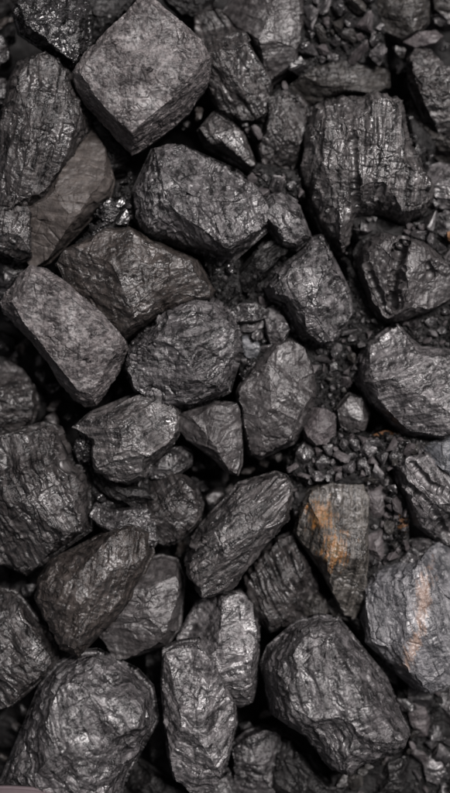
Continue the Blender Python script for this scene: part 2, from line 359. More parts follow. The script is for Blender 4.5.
def simplify(pts, tol):
    def rec(a):
        if len(a) < 3: return a
        p, q = a[0], a[-1]; L_ = math.hypot(q[0] - p[0], q[1] - p[1]) + 1e-9
        d = [abs((q[0] - p[0]) * (r[1] - p[1]) - (q[1] - p[1]) * (r[0] - p[0])) / L_ for r in a[1:-1]]
        k = max(range(len(d)), key=lambda i: d[i])
        if d[k] < tol: return [p, q]
        return rec(a[:k + 2])[:-1] + rec(a[k + 1:])
    # start at the two farthest corners
    n = len(pts); i, j = max(((i, j) for i in range(n) for j in range(i + 1, n)), key=lambda t: (pts[t[0]][0] - pts[t[1]][0]) ** 2 + (pts[t[0]][1] - pts[t[1]][1]) ** 2)
    a = pts[i:j + 1]; b = pts[j:] + pts[:i + 1]
    return rec(a)[:-1] + rec(b)[:-1]
GRIT = []
SEED = [11]
def lump(label, z, outline, inner='', depth=60, mat='grey', cat='coal lump', name='coal_lump', group=None, vox=0.85, smooth=0, rim=0.0, dome=None, pl=None, gr=None, cdt=False, **kw):
    """outline/inner are photo coordinates in mm with an optional height above z; returns the finished object"""
    SEED[0] += 7
    ol = parse(outline); il = parse(inner)
    mx = sum(p[0] for p in ol) / len(ol); my = sum(p[1] for p in ol) / len(ol)
    W = max(p[0] for p in ol) - min(p[0] for p in ol); Hh = max(p[1] for p in ol) - min(p[1] for p in ol)
    sz = min(W, Hh)
    if not cdt and len(ol) > 8: ol = simplify(ol, 0.03 * sz)
    rs = np.random.RandomState(SEED[0])
    top = dome if dome is not None else sz * 0.2
    if not cdt: il = []; top = dome if dome is not None else sz * 0.34
    c0 = wpos(mx, my, z)
    def loc(p, dflt, grow=1.0):
        p = (mx + (p[0] - mx) * grow, my + (p[1] - my) * grow, p[2])
        h = p[2] if p[2] is not None else dflt
        q = wpos(p[0], p[1], z + h); return (q[0] - c0[0], q[1] - c0[1], h)
    O = [loc(p, rim, 1 + min(0.10, 4.6 / sz)) for p in ol]; I = [loc(p, top) for p in il]
    Hd = None
    if not cdt:
        hs_ = [p[2] or 0.0 for p in ol]; O = [(a, b, top * 1.6) for a, b, _ in O]
        planes = []
        if pl: planes = [tuple(float(v) for v in t_.split(',')) for t_ in pl.split()]
        else:
            a0 = rs.uniform(0, 360); planes.append((a0, rs.uniform(4, 15), 0))
            a1 = a0 + rs.uniform(-40, 40)
            for k in range(4):
                az = a1 + k * 90 + rs.uniform(-28, 28); tl = rs.uniform(24, 56)
                # reach of the outline that way
                rc = max(p[0] * math.cos(math.radians(az)) + p[1] * math.sin(math.radians(az)) for p in O)
                planes.append((az, tl, rc * rs.uniform(0.15, 0.7)))
        r0 = sz * 0.5; a2 = rs.uniform(0, 360)
        for k in range(3): planes.append((a2 + k * 120 + rs.uniform(-35, 35), rs.uniform(12, 32), r0 * rs.uniform(0.0, 0.42)))
        gs = []
        for g_ in (gr.split(';') if gr else []):
            tk = g_.split(); gw, gd = (float(v) for v in tk[0].split(','))
            gs.append(([loc(q_, top)[:2] for q_ in parse(' '.join(tk[1:]))], gw, gd))
        Hd = dict(planes=planes, top=top, poly=np.array([(a, b) for a, b, _ in O]), rim=rim, grooves=gs, depth=depth)
    bm = coarse(O, I, depth, *c0)
    off = Vector(c0)
    ALLB.append(([tuple((v.co + off)) for v in bm.verts], [[v.index for v in f.verts] for f in bm.faces]))
    bm.verts.index_update(); ALLB[-1] = ([tuple(v.co + off) for v in bm.verts], [[v.index for v in f.verts] for f in bm.faces])
    if sz < 45: vox = min(vox, 0.8)
    me = densify(bm, vox * RES, smooth)
    if inner and 'cutd' not in kw: kw['cutd'] = 0.45
    if 'csize' not in kw: kw['csize'] = max(7.0, min(26.0, sz * 0.27))
    f = min(1.0, sz / 55)
    kw['big'] = kw.get('big', 1.0) * f; kw['strata'] = kw.get('strata', 0.6) * (0.4 + 0.6 * f); kw['fine'] = kw.get('fine', 1.0) * (0.6 + 0.4 * f)
    roughen(me, SEED[0], H=Hd, **kw)
    me.name = name; me.materials.clear(); me.materials.append(M[mat])
    o = bpy.data.objects.new(name, me); C.objects.link(o); o.location = [c * MM for c in c0]
    nv = len(me.vertices); cv = np.empty(nv * 3, np.float32); me.vertices.foreach_get('co', cv); cv = cv.reshape(-1, 3)
    vn = np.empty(nv * 3, np.float32); me.vertex_normals.foreach_get('vector', vn); vn = vn.reshape(-1, 3)
    pick = rs.randint(0, nv, int(sz * sz * 0.02) + 4); pick = pick[vn[pick, 2] > 0.82]
    pick = pick[perlin(cv[pick] * 1000 / 18, 3) > 0.0]
    for k in pick: GRIT.append((cv[k] / MM + np.array(c0), 0.35 + 0.8 * rs.uniform() ** 3))
    tag(o, label, cat, group)
    return o

# ------------------------------------------------------------------ the bed of fines under the pile
# crumb beds: polygon in photo mm, level of the bed, number, size range, material list, label, group
ZONES = [
 ('300,448 340,436 372,440 400,442 436,446 424,456 396,464 372,482 350,484 330,482 304,480 292,470', -11, 62, 5.5, 18.2, 'mauve pale grey speck mauve', 'small coal crumb in the bed between the trapezoid nugget and the rust stained lump', 'crumbs above the rust stained lump'),
 ('366,478 392,478 406,500 408,540 402,560 404,600 366,604 366,540', -17, 24, 6.5, 19.5, 'grey mauve pale olive', 'small coal crumb in the column right of the rust stained lump', 'crumbs right of the rust stained lump'),
 ('304,344 345,340 356,372 340,394 330,410 314,408 314,372', -19, 28, 4.5, 15.6, 'grey mauve speck olive', 'tiny dark coal crumb between the smooth grey lump and the rough right edge lump', 'crumbs below the knobbly lump'),
 ('348,262 362,284 370,312 384,324 366,344 350,344 346,326 352,304', -25, 14, 4.5, 15.6, 'grey mauve speck pale', 'dark coal crumb in the gap between the knobbly lump and the cleft lump', 'crumbs left of the cleft lump'),
 ('298,-12 380,-12 382,30 384,62 340,60 314,66 300,78 298,40', -35, 36, 7.5, 26, 'grey mauve pale olive', 'coal crumb in the patch above the long bar shaped lump', 'crumbs at the top edge'),
 ('352,218 376,216 400,226 424,220 446,214 464,246 452,270 440,252 424,242 400,236 384,232 360,238', -25, 20, 5.5, 19.5, 'grey pale mauve speck', 'coal crumb in the gap between the two lobed lump and the cleft lump', 'crumbs above the cleft lump'),
 ('400,318 436,308 452,298 464,300 464,352 440,350 420,344 404,328', -23, 20, 4.5, 15.6, 'grey mauve speck pale', 'coal crumb in the gap between the cleft lump and the rough right edge lump', 'crumbs below the cleft lump'),
 ('206,256 236,258 240,290 232,310 218,300 212,280', -11, 8, 4.5, 15.6, 'gloss grey black', 'shiny coal crumb beside the right tip of the long brown lump', 'crumbs beside the long brown lump'),
 ('240,334 262,328 266,356 260,376 244,384 238,360', -17, 8, 4.5, 15.6, 'grey gloss pale', 'coal crumb in the slot between the striped middle lump and the smooth grey lump', 'crumbs right of the striped lump'),
 ('244,296 270,276 284,308 292,326 296,340 274,344 258,320 240,310', -23, 8, 4.5, 15.6, 'grey speck gloss mauve', 'dark coal crumb around the flat plates and the pale wedge sliver', 'crumbs around the flat plates'),
 ('400,694 436,690 462,736 462,800 404,800 408,760 412,740', -35, 24, 6.5, 22.1, 'grey mauve olive grey', 'coal crumb in the lower right corner patch', 'crumbs in the lower right corner'),
 ('228,90 262,112 272,96 284,84 296,96 268,98 258,140 244,128 232,114', -31, 10, 5.5, 16.9, 'grey mauve speck olive', 'dark coal crumb at the foot of the scratched diagonal slab', 'crumbs under the scratched slab'),
 ('258,164 296,172 304,196 282,192 264,196 250,176', -17, 9, 5.5, 18.2, 'grey mauve speck pale', 'dark coal crumb between the slim shard and the small bright topped lump', 'crumbs under the crinkled chunk'),
 ('410,116 436,140 428,170 436,210 424,216 432,190 420,160', -29, 7, 5.5, 16.9, 'grey speck gloss mauve', 'dark coal crumb right of the two lobed lump', 'crumbs right of the two lobed lump'),
 ('58,264 98,224 118,196 128,176 134,216 120,226 96,236 74,250', -5, 14, 4.5, 15.6, 'gloss black grey', 'shiny coal crumb along the twisted ridge left of the long brown lump', 'crumbs along the twisted ridge'),
 ('92,458 112,480 146,480 150,500 112,508 92,500', -13, 8, 4.5, 15.6, 'gloss black grey', 'dark coal crumb under the pitted wedge', 'crumbs under the pitted wedge'),
 ('332,778 366,768 392,756 408,760 404,800 336,800', -33, 12, 5.5, 18.2, 'grey mauve speck olive', 'dark coal crumb at the bottom edge below the big pitted lump', 'crumbs at the bottom edge'),
 ('388,438 436,444 440,460 404,462 396,462', -9, 8, 4.5, 15.6, 'grey gloss olive', 'coal crumb just under the rough right edge lump', 'crumbs under the rough right edge lump'),
 ('288,462 316,468 304,500 298,520 290,500', -23, 8, 4.5, 15.6, 'grey speck gloss mauve', 'dark coal crumb left of the rust stained lump', 'crumbs left of the rust stained lump'),
]
GZ = {}
def ground():
    bm = bmesh.new(); bmesh.ops.create_grid(bm, x_segments=420, y_segments=680, size=1)
    me = bpy.data.meshes.new('coal_dust_ground')
    bm.to_mesh(me); bm.free()
    n = len(me.vertices); co = np.empty(n * 3, np.float32); me.vertices.foreach_get('co', co); co = co.reshape(-1, 3)
    co[:, 0] = 290 * co[:, 0] + 130 * co[:, 0] ** 5; co[:, 1] = 450 * co[:, 1] + 150 * co[:, 1] ** 5
    q = co.copy(); q[:, 2] = 3.3
    z = -118 + 8 * fbm(q / 60, 4, 3)
    for zn in ZONES:
        s = (DIST - zn[1]) / DIST; P = poly(zn[0])
        sd = poly_sd(P, co[:, 0] / s + 225, -co[:, 1] / s + 396.5)
        m = np.clip((sd + 16) / 16, 0, 1); m = m * m * (3 - 2 * m)
        z = np.maximum(z, -118 + (zn[1] - 3 + 118) * m)
    z = z + 3.2 * chips(q / 9, 5, 0.9, 0.6) + 1.3 * chips(q / 4, 6, 0.9, 0.6)
    co[:, 2] = z
    at = me.attributes.new('grain', 'FLOAT_VECTOR', 'POINT'); at.data.foreach_set('vector', co.astype(np.float32).ravel())
    GZ['me'] = me
    vv = [tuple(c) for c in co]; ff = [tuple(p.vertices) for p in me.polygons]
    GZ['bvh'] = (vv, ff)
    me.vertices.foreach_set('co', (co * MM).ravel()); me.update()
    me.materials.append(M['fines'])
    o = bpy.data.objects.new('ground', me); C.objects.link(o); o['kind'] = 'structure'
ground()

L = lump
# ------------------------------------------------------------------ the large lumps, traced one by one (top left to bottom right)
L('pale grey squared block with a flat grainy diamond face near the top', 8,
  '74,72,16 84,54,22 110,28,26 138,0,26 150,-5,26 160,4,24 182,22,26 201,40,22 210,58,20 209,72,14 206,86,4 196,100,-4 190,112,-10 163,135,-12 142,150,-10 132,154,-12 118,140,-10 102,122,-8 86,106,-2 76,88,6',
  '80,74,28 86,60,31 112,34,32 140,6,31 152,4,31 180,28,33 198,46,33 203,62,32 197,76,28 172,100,30 150,117,30 132,133,28 110,114,29 94,96,30 140,60,34 100,60,31 170,60,32 130,100,33 125,40,33',
  depth=70, mat='matt', cdt=True, cuts=0, strata=0.2, fine=0.75, big=0.4, tilt=80, chip=0.5, csize=11)
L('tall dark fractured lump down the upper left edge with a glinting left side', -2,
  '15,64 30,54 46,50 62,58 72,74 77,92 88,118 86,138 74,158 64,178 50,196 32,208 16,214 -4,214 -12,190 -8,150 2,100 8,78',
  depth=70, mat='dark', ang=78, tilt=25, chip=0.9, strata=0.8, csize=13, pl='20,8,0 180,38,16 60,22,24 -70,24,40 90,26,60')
L('smooth matt brown lump with a rounded corner below the tall dark fractured lump', -8,
  '28,206 46,192 58,176 68,158 80,140 90,128 104,150 112,180 108,198 94,213 79,227 63,246 51,258 34,267 27,258',
  depth=60, mat='dullbrown', chip=0.3, strata=0.15, csize=18, big=0.5, fine=0.6, pl='20,5,0 -45,40,30 160,18,10 -90,30,44')
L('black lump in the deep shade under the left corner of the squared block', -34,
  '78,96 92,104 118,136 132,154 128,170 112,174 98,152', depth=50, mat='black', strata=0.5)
L('shiny chipped black chunk in the top left corner with a pale glinting lower tip', 4,
  '12,10 28,-8 82,-10 89,8 89,40 86,56 76,70 66,66 52,54 36,42 18,32',
  '28,6,16 60,2,18 80,14,20 80,38,18 72,54,12 50,36,16 32,26,12', depth=60, mat='gloss', chip=1.2, csize=11, strata=0.8, ang=60)
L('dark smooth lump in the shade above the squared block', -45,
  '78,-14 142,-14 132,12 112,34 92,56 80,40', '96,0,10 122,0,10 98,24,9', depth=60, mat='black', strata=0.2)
L('small grey lump cut off by the left edge below the top corner chunk', -22,
  '-14,32 2,34 9,46 8,58 0,66 -14,66', '-6,40,6 0,52,8', depth=50, mat='grey')
L('small dark shard on the left edge beside the tall dark lump', -30, '-14,78 6,78 12,92 6,104 -14,106', '-4,90,7', depth=50, mat='grey')
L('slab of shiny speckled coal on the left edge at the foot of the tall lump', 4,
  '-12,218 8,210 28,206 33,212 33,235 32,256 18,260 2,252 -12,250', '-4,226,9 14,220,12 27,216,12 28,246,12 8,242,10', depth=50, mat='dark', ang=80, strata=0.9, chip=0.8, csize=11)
L('ragged dark shards on the left edge above the slanted grey block', -34,
  '-12,256 10,256 28,264 30,274 18,284 6,296 -12,300', '4,268,10 16,272,9 -2,284,8', depth=50, mat='gloss', csize=9, chip=1.2)
L('broad speckled lump with a bright left face in the upper middle', 4,
  '132,192,-2 138,178,0 145,162,2 152,148,2 166,144,2 182,144,0 206,154,-4 236,169,-6 258,188,-6 270,206,-4 269,226,0 256,240,0 241,250,-2 232,259,-4 214,257,-6 190,250,-4 165,241,-4 146,234,-4 134,218,-4 130,205,-4',
  '150,166,24 160,158,24 184,176,31 214,202,31 236,216,28 254,224,18 150,200,18 176,224,18 204,236,20 228,240,18 160,184,26',
  depth=75, mat='speck', chip=0.8, strata=0.6, ang=-75, csize=18, pl='-110,7,0 62,38,6 190,34,48 -40,32,42 -95,40,36')
L('long brown lump with a flat matt face right of the slanted grey block', -2,
  '57,264 66,250 82,240 104,229 130,228 152,236 176,247 196,260 206,272 213,290 209,301 190,305 166,313 146,327 126,338 110,328 96,312 78,296 64,282',
  '76,262,16 98,246,20 122,240,20 150,248,25 178,262,25 196,280,20 176,290,20 146,304,20 120,312,18 100,292,22 84,276,20 130,272,28',
  depth=70, mat='brown', chip=0.4, strata=0.35, ang=15, tilt=60, csize=20, fine=0.9, pl='30,5,0 105,30,22 222,42,24 -45,28,48 150,30,45')
L('slanted pale grey block with a flat top and a black shaded lower left side', 6,
  '30,266,14 46,269,18 64,280,18 80,294,20 98,309,20 112,324,20 125,339,16 127,351,8 118,371,2 107,391,0 96,404,-4 84,406,-10 72,398,-10 58,380,-10 40,354,-10 22,332,-10 6,315,-6 1,304,2 8,292,6 20,275,10',
  '32,272,26 22,286,25 10,302,22 22,322,24 42,346,24 60,370,24 76,392,22 92,396,18 106,370,22 120,345,24 108,328,29 90,312,30 66,292,30 48,278,28 60,320,31 80,345,31',
  depth=75, mat='matt', cdt=True, cuts=0, strata=0.35, big=0.6, tilt=70, chip=0.6, csize=12)
L('large rough lump in the middle with a smooth striped upper right face', 6,
  '150,320,4 162,308,6 174,301,6 195,295,4 215,299,2 232,311,2 240,330,2 241,352,0 237,374,-4 229,391,-6 214,401,-8 194,408,-8 170,410,-8 150,403,-8 135,389,-6 124,371,-4 125,350,-2 135,334,2',
  '176,312,24 196,304,20 218,308,18 234,328,16 234,350,20 214,356,26 196,342,33 182,326,32 156,330,22 140,352,20 142,376,18 164,394,16 192,392,19 216,384,18 176,364,30',
  depth=80, mat='speck', strata=0.5, csize=13, ang=5, pl='60,9,0 205,28,12 -90,36,24 20,48,40 130,40,30', chip=1.2)
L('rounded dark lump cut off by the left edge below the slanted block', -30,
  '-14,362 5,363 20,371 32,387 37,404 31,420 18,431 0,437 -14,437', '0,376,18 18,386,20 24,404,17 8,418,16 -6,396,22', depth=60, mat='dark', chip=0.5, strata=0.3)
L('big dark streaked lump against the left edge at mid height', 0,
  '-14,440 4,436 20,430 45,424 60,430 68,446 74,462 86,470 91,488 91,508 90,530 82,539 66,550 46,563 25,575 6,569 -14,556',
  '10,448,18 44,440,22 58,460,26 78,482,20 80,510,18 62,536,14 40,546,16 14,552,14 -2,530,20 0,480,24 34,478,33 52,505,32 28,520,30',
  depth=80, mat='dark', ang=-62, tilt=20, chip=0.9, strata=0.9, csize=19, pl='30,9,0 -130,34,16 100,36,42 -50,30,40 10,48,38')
L('wedge of brownish grey coal with a pitted face left of centre', 8,
  '73,428,0 90,413,2 115,400,2 140,392,0 158,389,0 170,399,2 178,410,2 179,432,0 172,444,0 160,454,-4 151,464,-4 145,477,-6 128,484,-6 110,480,-6 96,471,-4 90,456,0 92,442,2 82,436,0',
  '88,424,14 116,412,18 146,402,18 168,412,16 168,430,20 150,446,16 136,466,12 112,468,14 100,452,20 104,436,26 134,426,28 156,420,26',
  depth=70, mat='grain', ang=18, tilt=30, chip=0.7, strata=0.7, csize=14, pl='60,8,0 100,42,14 -110,30,18 180,30,30')
L('small glossy splinter wedged between the streaked lump and the pitted wedge', -4,
  '78,430 96,430 96,446 90,464 78,462 72,448', '84,438,10 90,444,10 84,456,8', depth=40, mat='gloss', chip=1.2)
L('flat dark plate with a thin broken right edge in the middle', -4,
  '176,414 196,408 215,403 236,404 241,414 242,440 241,464 237,474 226,472 214,459 199,449 188,440 178,426',
  '190,418,14 218,410,15 234,416,14 235,440,15 232,462,12 214,446,14', depth=50, mat='smooth', chip=0.3, strata=0.4, fine=0.8)
L('smooth grey lump with a broad dull face right of centre', -8,
  '238,392 248,373 261,360 274,344 292,340 306,350 313,370 316,390 313,411 305,429 294,442 280,449 262,457 250,454 243,432 238,410',
  '254,380,18 270,360,20 290,354,20 302,372,18 302,396,18 292,420,16 272,438,14 256,438,12 252,410,20 276,392,27', depth=70, mat='smooth', chip=0.5, strata=0.4, ang=50, tilt=60, pl='40,6,0 -140,30,20 90,34,44 -60,36,34 20,40,30')
L('lump of layered coal with bright stripes slanting up to the right', 6,
  '186,562 189,545 200,527 214,514 228,499 238,485 254,478 274,474 286,478 292,490 290,506 287,521 280,531 270,540 262,551 254,563 244,573 232,586 218,596 204,601 197,590 191,576',
  '202,540,18 226,514,20 246,490,18 272,484,18 280,500,20 268,524,18 246,548,18 222,574,16 206,582,12 200,560,22 226,538,29 254,510,30',
  depth=70, mat='grain', ang=35, tilt=12, chip=0.5, strata=1.7, csize=14, pl='125,12,0 -55,32,4 125,50,20 215,30,58 30,40,55')
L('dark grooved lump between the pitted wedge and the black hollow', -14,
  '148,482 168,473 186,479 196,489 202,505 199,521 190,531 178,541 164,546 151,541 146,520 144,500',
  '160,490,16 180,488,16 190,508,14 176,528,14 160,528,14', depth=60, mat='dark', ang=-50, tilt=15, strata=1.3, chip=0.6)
L('narrow dark slab leaning under the pitted wedge', -12,
  '88,466 104,474 126,482 146,486 154,500 148,514 128,508 108,500 94,486', '104,484,10 126,492,12 142,500,9', depth=50, mat='black', ang=-35, strata=1.0, chip=0.8)
L('small pale topped ledge above the brown wedge lump', -2,
  '90,516 98,503 112,510 130,507 146,508 156,518 156,540 148,552 132,546 116,536 100,528', '104,514,9 128,516,11 146,522,11 140,538,8', depth=50, mat='grey', ang=-12, strata=1.1, chip=0.8, csize=10)
L('brown wedge lump with fine upright cracks left of the lower middle', 8,
  '38,580 50,562 72,550 94,539 115,528 134,523 149,533 152,556 145,576 132,601 112,624 96,642 80,655 60,648 44,624 34,600',
  '56,572,18 90,552,24 118,540,26 136,538,24 138,558,22 124,590,16 104,616,12 84,636,8 64,630,8 52,600,16 90,580,31',
  depth=75, mat='brown', ang=75, tilt=30, chip=0.5, strata=0.7, csize=18, pl='100,8,0 -45,38,24 165,28,28 60,36,44')
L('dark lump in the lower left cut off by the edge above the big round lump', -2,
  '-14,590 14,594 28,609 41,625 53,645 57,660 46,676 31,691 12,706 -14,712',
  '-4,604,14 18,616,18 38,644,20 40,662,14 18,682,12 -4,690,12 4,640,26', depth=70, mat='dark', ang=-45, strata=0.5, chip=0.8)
L('big round shouldered lump in the bottom left corner with a folded top', 8,
  '76,655,2 96,654,4 116,662,4 136,674,4 151,691,4 158,709,0 157,723,-2 149,741,-4 139,759,-6 127,777,-6 120,806,-10 60,812,-12 2,806,-16 2,778,-14 12,756,-12 22,735,-10 30,714,-8 38,690,-4 54,668,0',
  '82,668,20 104,672,24 128,686,26 144,704,22 140,722,22 124,746,22 104,770,24 94,795,20 60,796,20 34,792,14 36,752,20 50,716,26 62,688,28 92,700,38 76,740,36',
  depth=85, mat='speck', ang=-60, tilt=45, chip=0.75, strata=0.8, csize=22, pl='20,12,0 150,34,34 -60,22,28 70,38,54 -160,36,46 0,42,50')
L('smooth dull brownish lump left of the two tall pale lumps', -16,
  '134,574 142,561 160,558 176,562 184,580 182,610 179,631 166,646 146,652 126,660 112,657 102,642 97,632 110,618 124,600',
  '142,584,20 162,572,20 172,594,18 168,622,16 142,638,14 118,642,12 118,624,16 146,608,25', depth=60, mat='smooth', chip=0.4, strata=0.3, fine=0.8)
L('tall bottle shaped grey lump standing near the bottom left of centre', 10,
  '164,655,0 178,647,2 199,644,2 215,660,2 225,685,2 233,702,0 236,725,0 233,746,-2 226,766,-4 219,779,-8 205,789,-12 190,787,-14 175,777,-14 168,752,-10 167,720,-6 162,690,-2',
  '176,662,20 196,656,22 210,682,24 222,710,22 222,734,20 212,756,16 194,766,10 180,750,12 178,718,20 174,686,22 196,700,33 200,730,30',
  depth=80, mat='pale', ang=0, tilt=60, chip=0.55, strata=0.6, csize=18, pl='0,4,0 0,44,18 180,48,18 -90,38,40 90,26,48')
L('pale shouldered lump tucked behind the bottle shaped lump', -6,
  '178,640 190,618 198,604 215,597 240,595 251,604 259,630 258,652 257,680 252,702 240,708 226,704 210,690 190,670',
  '200,618,16 222,608,19 242,614,16 247,644,18 244,676,18 236,692,10 214,660,22 196,640,18', depth=70, mat='pale', chip=0.5, strata=0.5, ang=10)
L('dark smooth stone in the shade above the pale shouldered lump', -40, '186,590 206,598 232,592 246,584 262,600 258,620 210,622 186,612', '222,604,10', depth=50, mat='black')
L('big pale pitted lump at the lower right with a dark sloping edge', 8,
  '262,668,-2 269,650,-2 280,637,-2 298,624,-4 320,617,-6 340,621,-8 355,634,-8 371,655,-10 386,678,-10 399,705,-8 410,732,-6 401,747,-4 386,757,-2 366,767,-4 345,774,-6 330,769,-6 315,751,-6 305,737,-6 290,732,-6 272,716,-4 265,692,-2',
  '276,670,22 286,650,25 306,636,26 326,632,22 340,648,24 358,676,24 374,704,24 390,732,18 372,748,22 346,758,20 328,746,20 314,726,24 290,714,24 278,694,24 318,674,38 342,712,36',
  depth=85, mat='speck', ang=-70, chip=0.75, strata=0.6, csize=15, pl='110,5,0 42,50,30 -130,42,26 -60,32,50 150,34,46 95,40,58')
L('dark lump at the bottom edge under the big pale pitted lump', -34,
  '232,748 246,736 262,729 280,734 284,760 276,790 268,806 236,806', '246,750,14 264,744,14 262,780,12', depth=50, mat='grey', chip=1.0, csize=10)
L('long dark slab at the bottom edge below the big pitted lump', -40,
  '276,734 292,738 310,756 328,774 348,780 346,806 272,806 270,770', '286,752,12 306,776,12 330,792,10', depth=50, mat='black', ang=-55, strata=1.0, chip=0.6)
L('grey shard at the bottom edge beside the foot of the bottle shaped lump', -26, '196,792 212,782 228,772 234,790 232,808 192,808', '216,790,8', depth=40, mat='grey')
L('dark flat stone at the bottom edge left of the bottle shaped lump', -46, '118,772 140,762 160,772 178,786 196,796 190,812 118,812', '150,784,10', depth=40, mat='black', strata=0.2)
L('tall narrow dark lump in the gap left of the bottle shaped lump', -52, '144,650 162,648 168,680 170,720 166,752 152,760 146,720 148,684', '156,672,8 158,720,8', depth=40, mat='black')
L('upright rust stained lump below the crumbs right of centre', -14,
  '296,534 303,505 311,491 330,483 350,478 364,479 369,500 368,540 367,580 364,603 354,616 343,612 334,594 324,574 314,560 304,549',
  '310,514,13 322,498,14 346,490,14 358,500,12 357,540,12 354,580,8 350,600,4 338,550,10 320,536,14 336,520,21', depth=55, mat='rust', ang=82, tilt=15, chip=0.5, csize=13, strata=0.6, pl='0,4,0 185,40,14 5,40,22 -90,18,40 100,22,40')
L('dark fanned slab with parallel grooves between the layered and rust stained lumps', -32,
  '246,578 262,556 278,541 293,534 305,558 316,580 320,600 312,620 292,628 270,633 254,614',
  '262,580,14 282,556,16 298,572,14 306,598,12 284,614,12 264,608,12', depth=50, mat='dark', ang=-62, tilt=12, strata=1.5, chip=0.4)
L('pale blue grey lump with an orange streak on the right edge', -12,
  '361,588 372,574 390,565 410,560 424,552 434,545 464,538 464,672 448,689 431,694 415,690 400,675 380,657 364,642',
  '376,596,10 394,606,18 420,590,22 440,560,22 452,600,24 450,650,22 434,680,14 414,668,20 392,640,10 374,626,10 420,630,28', depth=75, mat='streak', ang=-70, tilt=35, chip=0.7, strata=0.6, csize=17)
L('round blackish grey pebble left of the streaked lump by the right edge', -20, '400,556 412,542 430,539 441,550 438,571 426,591 408,593 399,576', '412,560,13 426,554,13 424,574,12', depth=45, mat='grey', chip=0.8)
L('pale layered lump on the right edge above the streaked lump', -8,
  '394,466 405,456 424,452 446,462 464,470 464,552 446,544 430,535 416,524 408,508 400,490',
  '408,470,14 426,468,16 452,484,18 456,520,14 440,520,12 420,500,16 436,494,22', depth=60, mat='pale', ang=-55, tilt=20, strata=1.5, chip=0.8, csize=13, gr='2.5,9 400,478 425,500 440,520 452,540;2,7 412,462 432,486 460,500')
L('small pale lump on the right edge on top of the layered lump', -4, '424,448 440,440 464,436 464,478 446,476 430,466', '440,452,9 452,460,10', depth=40, mat='blue', chip=0.8)
L('rough grey lump on the right edge at mid height with a black left side', -12,
  '358,362,-6 368,344,-4 384,329,0 398,323,2 411,331,0 422,345,0 440,350,0 464,350,0 464,428,0 442,440,-2 420,437,-4 402,432,-8 386,416,-12 370,402,-14 358,384,-12',
  '376,358,14 392,340,20 406,342,20 420,358,22 450,362,22 452,410,20 430,424,18 408,412,20 390,398,18 378,380,16 412,384,31', depth=75, mat='pale', ang=20, chip=0.6, strata=0.4, csize=17, pl='0,5,0 160,45,34 -120,40,30 90,32,38')
L('rounded lump with a deep dark cleft and small pit near the right edge', -14,
  '359,256 367,240 382,232 400,234 425,240 442,256 453,275 451,300 436,310 412,317 394,321 380,319 369,302 362,280',
  depth=70, mat='smooth', chip=0.6, strata=0.4, csize=15, ang=75, pl='10,4,0 185,34,28 -90,40,34 40,34,36 -30,36,40', gr='5,20 403,240 399,262 396,284 395,302;4,7 430,263 431,268 433,273;2.2,7 368,266 378,288 390,312')
L('large two lobed lump with long upright grooves at the upper right', -24,
  '304,130 312,108 330,98 360,92 386,94 403,102 406,125 413,145 426,165 434,186 433,206 421,220 400,224 376,216 358,219 354,240 346,256 330,244 319,226 308,205 302,172',
  '318,128,20 336,112,25 352,112,16 372,110,26 392,112,24 394,146,28 414,178,26 420,198,22 400,208,20 376,196,28 372,150,30 352,150,14 354,190,16 338,236,14 320,200,20 316,160,22 334,170,30', depth=80, mat='grain', ang=84, tilt=10, strata=1.3, chip=0.7, csize=17, pl='180,5,0 178,40,40 0,40,48 -90,30,60 80,45,66', gr='3.5,6 350,104 354,150 356,190 360,210')
L('dark knobbly lump right of the middle with a bright nose', -4,
  '266,286 275,271 290,261 305,249 313,237 323,235 332,248 341,268 350,290 352,311 344,329 333,342 318,345 302,337 294,321 284,306 271,299',
  '286,280,16 304,264,20 318,248,18 330,270,20 338,300,20 332,324,18 316,330,20 302,314,20 290,296,14 314,290,29', depth=65, mat='speck', ang=-65, chip=0.95, strata=0.7, csize=13)
L('small angular lump with a bright top between the broad and grooved lumps', -8,
  '261,206 271,195 285,193 297,200 305,218 311,236 296,248 280,246 271,230 264,219', '272,204,13 288,202,13 298,222,11 284,236,8 276,216,14', depth=50, mat='speck', chip=0.6, ang=-60, strata=0.5)
L('thin slanting splinter below the small angular bright topped lump', -20,
  '236,286 239,270 250,257 263,242 278,236 291,244 287,256 273,271 262,286 250,297', '248,274,11 264,256,14 280,246,12 264,272,9', depth=45, mat='black', ang=42, tilt=10, strata=1.4, chip=0.5)
L('slim tapering grey shard pointing down right under the big dark diagonal slab', -26,
  '199,130 208,117 216,110 231,119 243,132 252,150 257,166 249,171 235,162 220,154 205,146', '212,124,12 230,132,14 242,150,10 222,144,10', depth=45, mat='grain', chip=0.8, ang=-50, strata=0.8)
L('dark diagonal slab with fine scratches right of the squared block', -22,
  '196,14 214,6 236,18 251,38 261,60 270,80 270,100 263,117 250,122 234,117 219,108 207,88 203,60 196,36',
  '208,24,14 226,24,17 246,52,20 258,84,18 250,108,12 230,102,14 216,78,16 214,50,14', depth=60, mat='dark', ang=-62, tilt=15, chip=0.5, strata=0.9)
L('wide grey lump at the top edge behind the scratched diagonal slab', -36,
  '222,12 240,-14 300,-14 305,18 303,45 296,66 281,74 268,84 258,60 240,36', '246,6,14 284,2,16 290,32,16 278,56,14 256,34,14', depth=60, mat='smooth', chip=0.4, strata=0.3)
L('small dark lump cut off by the top edge right of the squared block', -48, '158,-14 218,-14 214,4 200,18 182,16 168,4', '186,-2,10 204,2,8', depth=45, mat='black')
L('crinkled dark chunk with glinting ridges left of the two lobed lump', -30,
  '268,100 284,91 300,96 310,110 307,132 300,152 292,172 276,176 262,167 258,145 266,124', '280,106,15 298,112,15 296,136,14 284,160,12 272,144,14', depth=50, mat='dark', chip=1.4, csize=8, ang=-70, strata=0.9)
